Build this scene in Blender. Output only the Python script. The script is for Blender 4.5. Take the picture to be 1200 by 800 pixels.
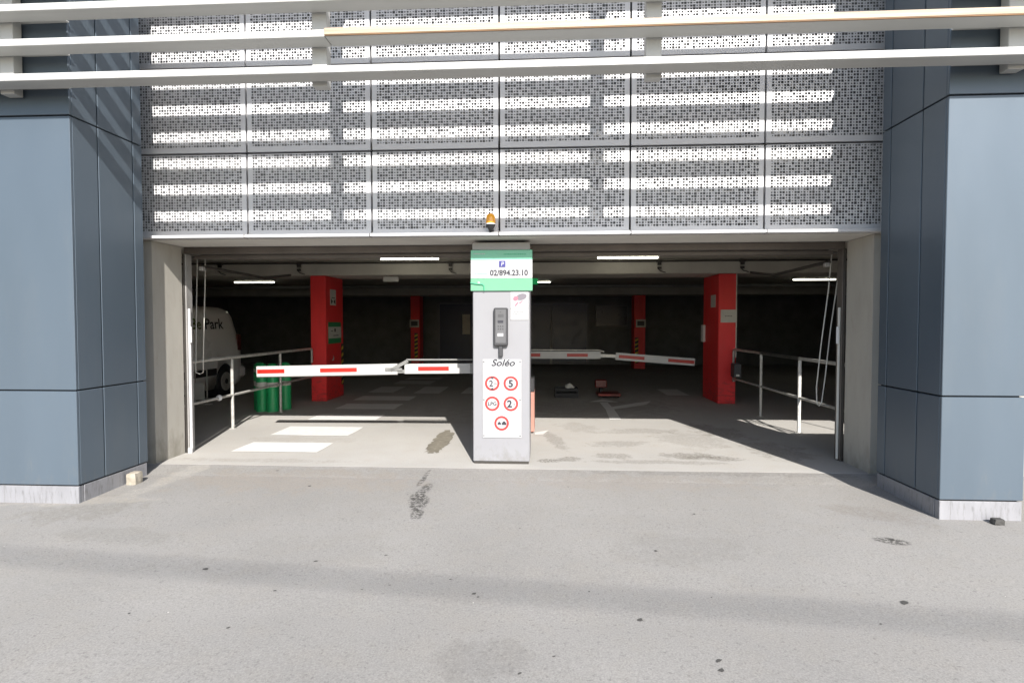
import bpy, bmesh, math, random
from mathutils import Vector, Matrix
random.seed(7)
for o in list(bpy.data.objects): bpy.data.objects.remove(o)
S = bpy.context.scene
COL = S.collection
# ------------------------------------------------------------------ camera
cd = bpy.data.cameras.new('camera'); cam = bpy.data.objects.new('camera', cd); COL.objects.link(cam)
cd.sensor_width = 36.0; cd.lens = 667.59/1200*36.0; cd.clip_start = 0.05; cd.clip_end = 1000
YAW, PIT, ROL = 0.0573, 0.032, 0.0006
fw = Vector((-math.sin(YAW)*math.cos(PIT), math.cos(YAW)*math.cos(PIT), -math.sin(PIT)))
rt = Vector((math.cos(YAW), math.sin(YAW), 0)); up = rt.cross(fw)
q = Matrix((rt, up, -fw)).transposed().to_4x4()
cam.matrix_world = Matrix.Translation((0, -6.1855, 1.6)) @ q @ Matrix.Rotation(-ROL, 4, 'Z')
S.camera = cam
# ------------------------------------------------------------------ light
SUN = Vector((0.27, -1.0, 0.725)).normalized()          # towards the sun
W = bpy.data.worlds.new('World'); S.world = W; W.use_nodes = True
nt = W.node_tree; sky = nt.nodes.new('ShaderNodeTexSky'); sky.sky_type = 'NISHITA'; sky.sun_disc = False
sky.sun_elevation = math.asin(SUN.z); sky.sun_rotation = math.atan2(SUN.x, SUN.y)
bg = nt.nodes['Background']; bg.inputs['Strength'].default_value = 0.115
nt.links.new(sky.outputs[0], bg.inputs['Color'])
ld = bpy.data.lights.new('sun', 'SUN'); ld.energy = 4.5; ld.angle = math.radians(0.53); ld.color = (1.0, 0.958, 0.90)
sun = bpy.data.objects.new('sun', ld); COL.objects.link(sun)
sun.rotation_euler = (-SUN).to_track_quat('-Z', 'Y').to_euler(); sun.location = SUN*40
S.view_settings.view_transform = 'Standard'; S.view_settings.look = 'None'
S.view_settings.exposure = 1.15; S.view_settings.gamma = 1.0; S.view_settings.use_curve_mapping = False
S.render.engine = 'CYCLES'; S.cycles.use_denoising = True; S.cycles.max_bounces = 10
S.cycles.diffuse_bounces = 8; S.cycles.sample_clamp_indirect = 6; S.cycles.caustics_reflective = False

# ------------------------------------------------------------------ materials
def _n(nt, t, **kw):
    n = nt.nodes.new(t)
    for k, v in kw.items(): setattr(n, k, v)
    return n
def _math(nt, op, a, b=None, clamp=False):
    n = nt.nodes.new('ShaderNodeMath'); n.operation = op; n.use_clamp = clamp
    for i, v in enumerate((a, b)):
        if v is None: continue
        if isinstance(v, (int, float)): n.inputs[i].default_value = v
        else: nt.links.new(v, n.inputs[i])
    return n.outputs[0]
def _mix(nt, fac, a, b, blend='MIX'):
    n = nt.nodes.new('ShaderNodeMix'); n.data_type = 'RGBA'; n.blend_type = blend
    for sock, v in ((n.inputs[0], fac), (n.inputs[6], a), (n.inputs[7], b)):
        if isinstance(v, (int, float)): sock.default_value = v
        elif isinstance(v, tuple): sock.default_value = v if len(v) == 4 else (*v, 1)
        else: nt.links.new(v, sock)
    return n.outputs[2]
def _noise(nt, vec, scale, detail=4, rough=0.55, dist=0.0):
    n = nt.nodes.new('ShaderNodeTexNoise'); n.inputs['Scale'].default_value = scale
    n.inputs['Detail'].default_value = detail; n.inputs['Roughness'].default_value = rough
    n.inputs['Distortion'].default_value = dist
    nt.links.new(vec, n.inputs['Vector']); return n.outputs['Fac']
def _ramp(nt, fac, lo, hi):
    n = nt.nodes.new('ShaderNodeMapRange'); n.inputs[1].default_value = lo; n.inputs[2].default_value = hi
    nt.links.new(fac, n.inputs[0]); return n.outputs[0]
def M(name, col, rough=0.5, metal=0.0, var=0.12, scale=3.0, bump=0.0, bscale=60.0, dirt=0.0, dirtcol=None, stretch=None, coat=0.0):
    m = bpy.data.materials.new(name); m.use_nodes = True; nt = m.node_tree
    b = nt.nodes['Principled BSDF']; b.inputs['Roughness'].default_value = rough; b.inputs['Metallic'].default_value = metal
    if coat: b.inputs['Coat Weight'].default_value = coat
    tc = _n(nt, 'ShaderNodeTexCoord'); vec = tc.outputs['Object']
    if stretch:
        mp = _n(nt, 'ShaderNodeMapping'); mp.inputs['Scale'].default_value = stretch; nt.links.new(vec, mp.inputs[0]); svec = mp.outputs[0]
    else: svec = vec
    f = _noise(nt, svec, scale, 5)
    lo = tuple(c*(1-var) for c in col); hi = tuple(min(1, c*(1+var)) for c in col)
    c = _mix(nt, _ramp(nt, f, 0.3, 0.7), lo, hi)
    if dirt:
        d = _noise(nt, svec, scale*2.7, 6, 0.65)
        dc = dirtcol or tuple(x*0.35 for x in col)
        c = _mix(nt, _math(nt, 'MULTIPLY', _ramp(nt, d, 0.52, 0.78), dirt, True), c, dc)
    nt.links.new(c, b.inputs['Base Color'])
    rr = _math(nt, 'ADD', _math(nt, 'MULTIPLY', _math(nt, 'SUBTRACT', f, 0.5), 0.25), rough, True)
    nt.links.new(rr, b.inputs['Roughness'])
    if bump:
        bn = _n(nt, 'ShaderNodeBump'); bn.inputs['Strength'].default_value = bump; bn.inputs['Distance'].default_value = 0.004
        nt.links.new(_noise(nt, vec, bscale, 6), bn.inputs['Height']); nt.links.new(bn.outputs[0], b.inputs['Normal'])
    return m
def M_emit(name, col, s):
    m = bpy.data.materials.new(name); m.use_nodes = True; b = m.node_tree.nodes['Principled BSDF']
    b.inputs['Base Color'].default_value = (*col, 1); b.inputs['Emission Color'].default_value = (*col, 1); b.inputs['Emission Strength'].default_value = s
    return m
def ground_mat(name, col, blobs, speck, bumpd, warm, joints=False, lines=()):
    """aggregate surface: grain, mottling, and stains with shapes of their own"""
    m = bpy.data.materials.new(name); m.use_nodes = True; nt = m.node_tree; b = nt.nodes['Principled BSDF']
    tc = _n(nt, 'ShaderNodeTexCoord'); vec = tc.outputs['Object']
    sx = _n(nt, 'ShaderNodeSeparateXYZ'); nt.links.new(vec, sx.inputs[0]); X, Y = sx.outputs[0], sx.outputs[1]
    big = _noise(nt, vec, 0.55, 4); mid = _noise(nt, vec, 5, 6, 0.6); fine = _noise(nt, vec, 95, 4, 0.75); f2 = _noise(nt, vec, 40, 5, 0.7)
    c = _mix(nt, _ramp(nt, big, 0.3, 0.7), tuple(x*0.90 for x in col), tuple(x*1.08 for x in col))
    c = _mix(nt, _math(nt, 'MULTIPLY', _ramp(nt, mid, 0.45, 0.75), 0.35), c, warm)
    c = _mix(nt, _ramp(nt, fine, 0.25, 0.75), _mix(nt, 1.0, c, (1-speck,)*3, 'MULTIPLY'), _mix(nt, 1.0, c, (1+speck*0.8,)*3, 'MULTIPLY'))
    c = _mix(nt, _math(nt, 'MULTIPLY', _ramp(nt, f2, 0.58, 0.66), 0.35*speck/0.2), c, tuple(x*0.45 for x in col))
    wob = _noise(nt, vec, 5, 6, 0.72); grit = _noise(nt, vec, 28, 5, 0.75)
    for (cx, cy, rx, ry, ang, st, dark) in blobs:
        ca, sa = math.cos(ang), math.sin(ang)
        dx = _math(nt, 'SUBTRACT', X, cx); dy = _math(nt, 'SUBTRACT', Y, cy)
        u = _math(nt, 'DIVIDE', _math(nt, 'ADD', _math(nt, 'MULTIPLY', dx, ca), _math(nt, 'MULTIPLY', dy, sa)), rx)
        v = _math(nt, 'DIVIDE', _math(nt, 'SUBTRACT', _math(nt, 'MULTIPLY', dy, ca), _math(nt, 'MULTIPLY', dx, sa)), ry)
        r = _math(nt, 'ADD', _math(nt, 'MULTIPLY', u, u), _math(nt, 'MULTIPLY', v, v))
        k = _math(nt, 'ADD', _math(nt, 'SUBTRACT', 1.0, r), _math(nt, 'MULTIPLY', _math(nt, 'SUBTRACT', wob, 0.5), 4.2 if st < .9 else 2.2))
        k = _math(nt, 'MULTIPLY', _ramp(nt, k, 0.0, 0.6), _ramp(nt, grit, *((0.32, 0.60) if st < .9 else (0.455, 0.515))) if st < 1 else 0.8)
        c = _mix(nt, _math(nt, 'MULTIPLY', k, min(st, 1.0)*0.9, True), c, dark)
    nt.links.new(c, b.inputs['Base Color']); b.inputs['Roughness'].default_value = 0.88
    bn = _n(nt, 'ShaderNodeBump'); bn.inputs['Strength'].default_value = 0.5; bn.inputs['Distance'].default_value = bumpd
    nt.links.new(_math(nt, 'ADD', fine, _math(nt, 'MULTIPLY', f2, 0.8)), bn.inputs['Height']); nt.links.new(bn.outputs[0], b.inputs['Normal'])
    return m

A_D = (0.035, 0.033, 0.03)
ASPH = ground_mat('asphalt', (0.222, 0.214, 0.202), [
    (-1.20, -0.72, 0.075, 0.30, -0.12, .99, A_D), (-1.16, -1.02, 0.095, 0.26, 0.1, .99, A_D), (-1.11, -1.33, 0.06, 0.16, 0.1, .95, A_D), (-1.27, -0.30, 0.035, 0.30, -0.05, .95, A_D),
    (-2.6, -0.45, 1.5, 0.40, 0.05, .4, (0.235, 0.195, 0.155)), (0.9, -0.35, 1.3, 0.25, 0, .35, (0.235, 0.20, 0.165)),
    (2.66, -1.70, 0.13, 0.07, -0.3, .95, A_D), (1.05, -1.95, 0.55, 0.30, 0.1, .28, (0.11, 0.105, 0.095)), (2.9, -1.15, 0.45, 0.18, -0.5, .45, (0.14, 0.12, 0.10)),
    (-3.4, -1.9, 0.6, 0.16, -0.2, .35, (0.12, 0.115, 0.10)), (-4.1, -1.35, 0.5, 0.35, 0.4, .5, (0.13, 0.12, 0.10)), (-0.3, -3.35, 0.25, 0.2, 0, .35, (0.09, 0.085, 0.08)),
    (0.0, -0.15, 5.0, 0.16, 0, .28, (0.12, 0.11, 0.10)), (-1.9, -2.2, 0.9, 0.35, 0.3, .18, (0.13, 0.125, 0.115)), (2.0, -0.02, 1.6, 0.09, 0, .45, (0.10, 0.095, 0.085)),
    (-3.9, -0.30, 0.14, 0.8, -0.15, .5, (0.36, 0.34, 0.30)), (-4.25, -1.15, 0.7, 0.12, 0.2, .4, (0.38, 0.35, 0.30))],
    0.33, 0.004, (0.225, 0.208, 0.182))
C_D = (0.10, 0.09, 0.075)
CONC = ground_mat('concrete_floor', (0.348, 0.336, 0.316), [
    (0.05, 0.42, 0.16, 0.10, 0, .9, C_D), (0.28, 0.5, 0.2, 0.12, 0.2, .75, C_D), (0.15, 1.6, 0.12, 0.7, 0.2, .55, C_D), (0.85, 0.7, 0.3, 0.15, 0, .6, C_D),
    (1.0, 1.4, 0.45, 0.2, 0.2, .45, C_D), (1.75, 0.75, 0.45, 0.2, 0.1, .75, C_D), (2.05, 0.62, 0.35, 0.14, -0.2, .75, C_D), (2.0, 1.7, 0.5, 0.6, 0.3, .35, C_D),
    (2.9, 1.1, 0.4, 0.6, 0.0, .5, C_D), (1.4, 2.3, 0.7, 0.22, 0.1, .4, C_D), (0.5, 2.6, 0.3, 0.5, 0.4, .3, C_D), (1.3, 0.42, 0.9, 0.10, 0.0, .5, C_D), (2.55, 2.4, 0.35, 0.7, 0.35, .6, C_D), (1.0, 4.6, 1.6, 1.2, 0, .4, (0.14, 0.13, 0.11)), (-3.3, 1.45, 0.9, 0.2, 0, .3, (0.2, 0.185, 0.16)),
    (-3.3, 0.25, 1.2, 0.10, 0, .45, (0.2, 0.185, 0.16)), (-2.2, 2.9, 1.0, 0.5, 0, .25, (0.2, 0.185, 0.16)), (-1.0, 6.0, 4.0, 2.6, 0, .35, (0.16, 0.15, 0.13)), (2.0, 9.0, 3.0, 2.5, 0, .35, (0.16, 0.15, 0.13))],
    0.16, 0.002, (0.33, 0.30, 0.255))
CLAD = M('blue_grey_cladding', (0.084, 0.109, 0.136), 0.42, 0.25, 0.06, 1.3, 0.22, 2.6, 0.15, (0.14, 0.15, 0.155), (1, 1, 0.25))
CORE = M('dark_gap', (0.012, 0.012, 0.013), 0.8)
PLINTH = M('pale_plinth', (0.25, 0.25, 0.265), 0.55, 0.2, 0.08, 5, 0.05, 90, 0.75, (0.08, 0.075, 0.07), (3, 3, 0.5))
SCREEN = M('screen_metal', (0.53, 0.53, 0.54), 0.45, 0.0, 0.05, 1.1)
def rework(m, fn):
    nt = m.node_tree; b = nt.nodes['Principled BSDF']; src = b.inputs['Base Color'].links[0].from_socket
    nt.links.new(fn(nt, src), b.inputs['Base Color'])
def scuff(m, col, ztop, amount, scale, stretch=(1, 1, 1), lo=.5, hi=.6):
    def fn(nt, src):
        tc = _n(nt, 'ShaderNodeTexCoord'); sx = _n(nt, 'ShaderNodeSeparateXYZ'); nt.links.new(tc.outputs['Object'], sx.inputs[0])
        mp = _n(nt, 'ShaderNodeMapping'); mp.inputs['Scale'].default_value = stretch; nt.links.new(tc.outputs['Object'], mp.inputs[0])
        h = _math(nt, 'SUBTRACT', 1.0, _math(nt, 'DIVIDE', sx.outputs[2], ztop), True)
        k = _math(nt, 'ADD', _noise(nt, mp.outputs[0], scale, 7, .7), _math(nt, 'MULTIPLY', _math(nt, 'SUBTRACT', h, .6), .25))
        return _mix(nt, _math(nt, 'MULTIPLY', _math(nt, 'MULTIPLY', _ramp(nt, k, lo, hi), _ramp(nt, h, 0, .3)), amount, True), src, col)
    rework(m, fn)
def vary(m, amt):
    def fn(nt, src):
        oi = _n(nt, 'ShaderNodeObjectInfo'); v = _math(nt, 'ADD', 1-amt, _math(nt, 'MULTIPLY', oi.outputs['Random'], 2*amt))
        cb = _n(nt, 'ShaderNodeCombineColor')
        for i in range(3): nt.links.new(v, cb.inputs[i])
        return _mix(nt, 1.0, src, cb.outputs[0], 'MULTIPLY')
    rework(m, fn)
vary(CLAD, .05); scuff(CLAD, (.15, .15, .145), .55, .45, 5, (2, 2, .5), .52, .75)
LOUV = M('light_grey_paint', (0.42, 0.42, 0.405), 0.45, 0, 0.05, 2.0, 0.02, 200, 0.2, (0.33, 0.32, 0.30), (0.4, 3, 3))
WOOD = M('bare_timber', (0.37, 0.285, 0.20), 0.6, 0, 0.30, 6, 0.15, 120, 0.55, (0.40, 0.385, 0.35), (0.25, 6, 14))
BEIGE = M('beige_concrete', (0.37, 0.35, 0.312), 0.8, 0, 0.07, 2.2, 0.12, 50, 0.3, (0.24, 0.21, 0.16), (2, 2, 0.6))
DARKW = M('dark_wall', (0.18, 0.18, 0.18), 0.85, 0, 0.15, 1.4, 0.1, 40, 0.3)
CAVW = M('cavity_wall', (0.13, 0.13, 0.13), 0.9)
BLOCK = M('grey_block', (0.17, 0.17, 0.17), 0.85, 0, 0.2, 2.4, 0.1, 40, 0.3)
LINT = M('lintel_paint', (0.58, 0.56, 0.52), 0.7, 0, 0.06, 2)
CEIL = M('ceiling_concrete', (0.48, 0.455, 0.40), 0.85, 0, 0.12, 1.8, 0.1, 40, 0.35, (0.34, 0.31, 0.27))
RED = M('red_paint', (0.78, 0.036, 0.038), 0.5, 0, 0.08, 3, 0.04, 80, 0.3, (0.6, 0.028, 0.03), (1, 1, 0.4))
KIOSK = M('white_steel', (0.222, 0.222, 0.235), 0.35, 0.0, 0.03, 1.5, 0, 1, 0.15, (0.20, 0.20, 0.21))
GREYST = M('grey_steel', (0.30, 0.29, 0.28), 0.5, 0.2)
GALV = M('galvanised_steel', (0.46, 0.45, 0.42), 0.5, 0.35, 0.2, 14, 0.05, 200, 0.55, (0.22, 0.19, 0.15))
WORNW = M('worn_white_post', (0.62, 0.60, 0.56), 0.6, 0, 0.1, 20, 0.05, 200, 1.0, (0.10, 0.085, 0.07))
DARKM = M('dark_metal', (0.05, 0.045, 0.04), 0.5, 0.4, 0.2)
BROWNM = M('brown_metal', (0.11, 0.095, 0.085), 0.5, 0.3, 0.2)
BLACK = M('black_rubber', (0.018, 0.018, 0.02), 0.6)
SIGNW = M('sign_white', (0.36, 0.36, 0.365), 0.45, 0, 0.02)
WHITE = M('plain_white', (0.62, 0.62, 0.62), 0.45, 0, 0.02)
OFFW = M('dull_white', (0.55, 0.54, 0.50), 0.55, 0, 0.06, 6)
HINGE = M('hinge_grey', (0.17, 0.17, 0.165), 0.5, 0.2, 0.15, 20)
BOOMW = M('boom_white', (0.36, 0.358, 0.35), 0.4, 0, 0.04, 6, 0, 1, 0.35, (0.28, 0.27, 0.255))
REDREF = M('red_reflective', (0.30, 0.011, 0.005), 0.4, 0, 0.06, 30)
SIGNRED = M('sign_red', (0.30, 0.028, 0.026), 0.45, 0, 0.03)
GREEN = M('sign_green', (0.16, 0.46, 0.30), 0.4, 0, 0.04, 2)
GREEN2 = M('pale_green', (0.105, 0.275, 0.17), 0.4, 0, 0.04, 2)
DGREEN = M('poster_green', (0.02, 0.22, 0.08), 0.45, 0, 0.05)
BOLLG = M('bollard_green', (0.016, 0.36, 0.12), 0.42, 0, 0.1, 5, 0, 1, 0.25, (0.06, 0.2, 0.1))
BLUE = M('sign_blue', (0.03, 0.028, 0.17), 0.45, 0, 0.03)
INK = M('dark_ink', (0.02, 0.02, 0.028), 0.6, 0, 0.05)
INKG = M('grey_ink', (0.07, 0.07, 0.075), 0.6, 0, 0.05)
INKGR = M('green_ink', (0.05, 0.32, 0.17), 0.6)
PINK = M('pink_ink', (0.30, 0.12, 0.16), 0.6); LILAC = M('lilac_ink', (0.14, 0.125, 0.145), 0.6)
SALMON = M('orange_red_steel', (0.34, 0.165, 0.13), 0.45, 0, 0.08)
AMBER = M('amber_plastic', (0.85, 0.36, 0.01), 0.25, 0, 0.05, 8, coat=0.5)
YELLOW = M('hazard_yellow', (0.62, 0.42, 0.03), 0.5)
VANW = M('van_white', (0.84, 0.83, 0.80), 0.3, 0, 0.03, 1, coat=0.4)
GLASSD = M('dark_glass', (0.012, 0.016, 0.03), 0.3, 0, 0.05)
BLUED = M('dark_blue_door', (0.022, 0.03, 0.07), 0.35, 0, 0.1)
TAIL = M('tail_red', (0.11, 0.006, 0.006), 0.35)
PADG = M('intercom_grey', (0.105, 0.105, 0.11), 0.4, 0.3); PADD = M('intercom_dark', (0.04, 0.04, 0.043), 0.45)
PAINT = M('worn_road_paint', (0.56, 0.555, 0.54), 0.7, 0, 0.05, 8, 0.05, 120, 0.5, (0.40, 0.385, 0.355))
TUBE = M_emit('tube_light', (1.0, 0.98, 0.82), 4.0)
EXITG = M_emit('exit_green', (0.02, 0.55, 0.15), 0.12)
STONE = M('pale_stone', (0.30, 0.27, 0.22), 0.9, 0, 0.15, 20, 0.3, 60)
GUM = M('gum', (0.045, 0.043, 0.04), 0.8); LEAFM = M('pale_fleck', (0.55, 0.53, 0.48), 0.9)

scuff(RED, (.16, .03, .03), 1.2, .45, 7, (1, 1, 3.0), .55, .68)
scuff(KIOSK, (.15, .145, .135), .35, .6, 12, (1, 1, .6), .48, .7); scuff(BOLLG, (.1, .32, .17), .8, .35, 16, (1, 1, 3), .58, .63)
scuff(BEIGE, (.16, .145, .11), .5, .6, 4, (1, 1, .5), .48, .7); vary(SCREEN, .03)

# ------------------------------------------------------------------ geometry helpers
class MB:
    def __init__(s): s.v, s.f, s.mi, s.sm = [], [], [], []
    def add(s, vs, fs, mi=0, smooth=False):
        o = len(s.v); s.v += [tuple(v) for v in vs]
        for f in fs: s.f.append([i+o for i in f]); s.mi.append(mi); s.sm.append(smooth)
        return s
    def box(s, x0, x1, y0, y1, z0, z1, mi=0):
        x0, x1 = sorted((x0, x1)); y0, y1 = sorted((y0, y1)); z0, z1 = sorted((z0, z1))
        vs = [(x, y, z) for z in (z0, z1) for y in (y0, y1) for x in (x0, x1)]
        return s.add(vs, [(0,2,3,1), (4,5,7,6), (0,1,5,4), (2,6,7,3), (0,4,6,2), (1,3,7,5)], mi)
    def cbox(s, x0, x1, y0, y1, z0, z1, c=0.006, mi=0):
        """box with chamfered edges (44 triangles)"""
        X, Y, Z = sorted((x0, x1)), sorted((y0, y1)), sorted((z0, z1))
        c = min(c, 0.45*(X[1]-X[0]), 0.45*(Y[1]-Y[0]), 0.45*(Z[1]-Z[0])); vs, ix = [], {}
        for i in (0, 1):
            for j in (0, 1):
                for k in (0, 1):
                    sx, sy, sz = (1-2*i)*c, (1-2*j)*c, (1-2*k)*c
                    for a, p in enumerate(((X[i], Y[j]+sy, Z[k]+sz), (X[i]+sx, Y[j], Z[k]+sz), (X[i]+sx, Y[j]+sy, Z[k]))):
                        ix[i, j, k, a] = len(vs); vs.append(p)
        F = []
        for i in (0, 1): F.append([ix[i,0,0,0], ix[i,1,0,0], ix[i,1,1,0], ix[i,0,1,0]])
        for j in (0, 1): F.append([ix[0,j,0,1], ix[1,j,0,1], ix[1,j,1,1], ix[0,j,1,1]])
        for k in (0, 1): F.append([ix[0,0,k,2], ix[1,0,k,2], ix[1,1,k,2], ix[0,1,k,2]])
        for a in (0, 1):
            for b in (0, 1):
                F.append([ix[a,b,0,0], ix[a,b,1,0], ix[a,b,1,1], ix[a,b,0,1]])
                F.append([ix[a,0,b,0], ix[a,1,b,0], ix[a,1,b,2], ix[a,0,b,2]])
                F.append([ix[0,a,b,1], ix[1,a,b,1], ix[1,a,b,2], ix[0,a,b,2]])
        for i in (0, 1):
            for j in (0, 1):
                for k in (0, 1): F.append([ix[i,j,k,0], ix[i,j,k,1], ix[i,j,k,2]])
        cen = Vector(((X[0]+X[1])/2, (Y[0]+Y[1])/2, (Z[0]+Z[1])/2))
        for f in F:
            p = [Vector(vs[t]) for t in f]; n = (p[1]-p[0]).cross(p[2]-p[0])
            if n.dot(sum(p, Vector())/len(p)-cen) < 0: f.reverse()
        return s.add(vs, F, mi)
    def tube(s, pts, r, n=10, mi=0, caps=True):
        pts = [Vector(p) for p in pts]; rings = []; prev = None
        rs = r if isinstance(r, (list, tuple)) else [r]*len(pts)
        for i, p in enumerate(pts):
            d = (pts[min(i+1, len(pts)-1)]-pts[max(i-1, 0)]).normalized()
            if prev is None: a = d.orthogonal().normalized()
            else: a = (prev-d*prev.dot(d)).normalized()
            prev = a; b = d.cross(a)
            rings.append([p+rs[i]*(math.cos(t)*a+math.sin(t)*b) for t in [2*math.pi*k/n for k in range(n)]])
        vs = [v for R in rings for v in R]; fs = []
        for i in range(len(pts)-1):
            for k in range(n): fs.append((i*n+k, i*n+(k+1)%n, (i+1)*n+(k+1)%n, (i+1)*n+k))
        s.add(vs, fs, mi, True)
        if caps: s.add(rings[0], [list(range(n))[::-1]], mi); s.add(rings[-1], [list(range(n))], mi)
        return s
    def lathe(s, c, prof, n=24, mi=0, axis='Z', smooth=True):
        vs = []
        for r, h in prof:
            for k in range(n):
                t = 2*math.pi*k/n; x, y = r*math.cos(t), r*math.sin(t)
                vs.append({'Z': (c[0]+x, c[1]+y, c[2]+h), 'X': (c[0]+h, c[1]+x, c[2]+y), 'Y': (c[0]+y, c[1]+h, c[2]+x)}[axis])
        fs = [(i*n+k, i*n+(k+1)%n, (i+1)*n+(k+1)%n, (i+1)*n+k) for i in range(len(prof)-1) for k in range(n)]
        s.add(vs, fs, mi, smooth)
        s.add(vs[:n], [list(range(n))[::-1]], mi); s.add(vs[-n:], [list(range(n))], mi)
        return s
    def prism(s, poly, y0, y1, mi=0):
        """polygon in x,z (counter-clockwise seen from -y) pushed from y0 to y1"""
        n = len(poly); vs = [(x, y0, z) for x, z in poly]+[(x, y1, z) for x, z in poly]
        fs = [list(range(n)), list(range(n, 2*n))[::-1]]+[(i, i+n, (i+1) % n+n, (i+1) % n) for i in range(n)]
        return s.add(vs, fs, mi)
    def build(s, name, mats, parent=None, smooth=False):
        mats = mats if isinstance(mats, (list, tuple)) else [mats]
        me = bpy.data.meshes.new(name); org = Vector(parent_origin(parent))
        me.from_pydata([tuple(Vector(v)-org) for v in s.v], [], s.f)
        for m in mats: me.materials.append(m)
        me.polygons.foreach_set('material_index', s.mi); me.polygons.foreach_set('use_smooth', [smooth or k for k in s.sm])
        bm = bmesh.new(); bm.from_mesh(me); bmesh.ops.recalc_face_normals(bm, faces=bm.faces); bm.to_mesh(me); bm.free()
        me.update(); o = bpy.data.objects.new(name, me); COL.objects.link(o)
        if parent: o.parent = parent
        return o
def parent_origin(p):
    v = Vector((0, 0, 0))
    while p: v += p.location; p = p.parent
    return v
def thing(name, label, cat, loc=(0, 0, 0), group=None):
    o = bpy.data.objects.new(name, None); COL.objects.link(o); o.location = loc; o.empty_display_size = 0.2
    o['label'] = label; o['category'] = cat
    if group: o['group'] = group
    return o
def tag(o, label, cat, group=None):
    o['label'] = label; o['category'] = cat
    if group: o['group'] = group
    return o
def kind(o, k, label=None):
    o['kind'] = k
    if label: o['label'] = label
    return o
def text(name, body, size, loc, mat, parent, xdir=(1, 0, 0), zdir=(0, 0, 1), shear=0.0, bold=0.0, align='LEFT', depth=0.001, sx=1.0):
    cu = bpy.data.curves.new(name, 'FONT'); cu.body = body; cu.size = size; cu.shear = shear; cu.offset = bold; cu.align_x = align; cu.extrude = depth; cu.resolution_u = 3
    t = bpy.data.objects.new('tmp', cu); COL.objects.link(t); bpy.context.view_layer.update()
    me = bpy.data.meshes.new_from_object(t.evaluated_get(bpy.context.evaluated_depsgraph_get()))
    bpy.data.objects.remove(t); bpy.data.curves.remove(cu)
    x, z = Vector(xdir).normalized(), Vector(zdir).normalized(); n = x.cross(z)
    mw = Matrix((x*sx, z, n)).transposed().to_4x4(); mw.translation = Vector(loc)-parent_origin(parent)
    me.transform(mw); me.materials.clear(); me.materials.append(mat); me.name = name
    o = bpy.data.objects.new(name, me); COL.objects.link(o); o.parent = parent
    return o
def copy_part(o, parent, loc=None):
    c = o.copy(); COL.objects.link(c); c.parent = parent
    if loc is not None: c.location = loc
    return c

XL, XR = -4.43, 3.45                  # reveals of the garage opening
# ------------------------------------------------------------------ ground
def gz(y):
    ys = [-400, -9, -3, -1.23, -0.30, 0.02]; zs = [-0.16, -0.15, -0.105, -0.060, -0.036, -0.0008]
    if y <= ys[0]: return zs[0]
    for a in range(len(ys)-1):
        if y <= ys[a+1]: return zs[a]+(zs[a+1]-zs[a])*(y-ys[a])/(ys[a+1]-ys[a])
    return -0.0008
g = MB(); YS = [-400, -60, -9, -6, -4, -3, -2, -1.23, -0.7, -0.30, -0.12, 0.02, 0.06, 0.10, 400]; XS = [-400, -60, -12, -8, -5, -2, 0, 2, 5, 8, 12, 60, 400]
zz = [gz(y) for y in YS]; zz[-3], zz[-2], zz[-1] = -0.004, -0.2, -0.2
for j, y in enumerate(YS):
    for x in XS: g.v.append((x, y, zz[j]))
nx = len(XS)
for j in range(len(YS)-1):
    for i in range(nx-1): g.f.append([j*nx+i, j*nx+i+1, (j+1)*nx+i+1, (j+1)*nx+i]); g.mi.append(0); g.sm.append(False)
kind(g.build('asphalt_forecourt', ASPH), 'structure', 'worn grey asphalt forecourt sloping up to the garage')
f = MB(); n = 160; rnd = random.Random(3)
xs = [-13+25.5*i/n for i in range(n+1)]
fr = [0.030+0.007*math.sin(x*3.1)+rnd.uniform(-.006, .006) for x in xs]
f.v = [(x, e, 0.0) for x, e in zip(xs, fr)]+[(x, 16.3, 0.0) for x in xs]+[(x, e-0.004, -0.05) for x, e in zip(xs, fr)]
for i in range(n):
    f.f += [[i, i+1, n+2+i, n+1+i], [2*n+2+i, 2*n+3+i, i+1, i]]; f.mi += [0, 0]; f.sm += [False, False]
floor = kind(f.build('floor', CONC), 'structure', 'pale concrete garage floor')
def sheet(poly, name, mat, z=0.004):
    b = MB(); b.v = [(x, y, z) for x, y in poly]; b.f = [list(range(len(poly)))]; b.mi = [0]; b.sm = [False]
    return b.build(name, mat, floor)
for x0, x1, y0, y1 in ((-3.91, -2.81, .68, 1.24), (-3.93, -2.79, 1.72, 2.40), (-3.93, -2.79, 3.02, 3.60), (-3.93, -2.8, 4.22, 4.92), (-3.99, -2.8, 5.43, 6.12), (-4.1, -3.5, 6.75, 7.95), (-3.0, -2.4, 6.65, 8.0), (-1.9, -1.3, 6.65, 7.95),
                       (-4.0, -3.0, 8.6, 9.45), (-3.98, -2.98, 9.75, 10.45), (2.72, 3.2, 6.6, 7.75)):
    r = lambda: random.uniform(-.012, .012)
    sheet([(x0+r(), y0+r()), ((x0+x1)/2, y0+r()), (x1+r(), y0+r()), (x1+r(), (y0+y1)/2), (x1+r(), y1+r()), ((x0+x1)/2, y1+r()), (x0+r(), y1+r()), (x0+r(), (y0+y1)/2)], 'crossing_bar', PAINT)
sheet([(1.08, 3.30), (1.27, 3.32), (1.29, 4.4), (1.27, 5.35), (1.11, 5.35), (1.13, 4.4)], 'arrow_stroke', PAINT)
sheet([(1.285, 4.45), (1.50, 4.62), (2.00, 5.10), (2.18, 5.62), (1.85, 5.35), (1.285, 4.75)], 'arrow_stroke', PAINT)
sheet([(0.90, 5.42), (1.5, 5.42), (1.21, 5.82)], 'arrow_head', PAINT)
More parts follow.
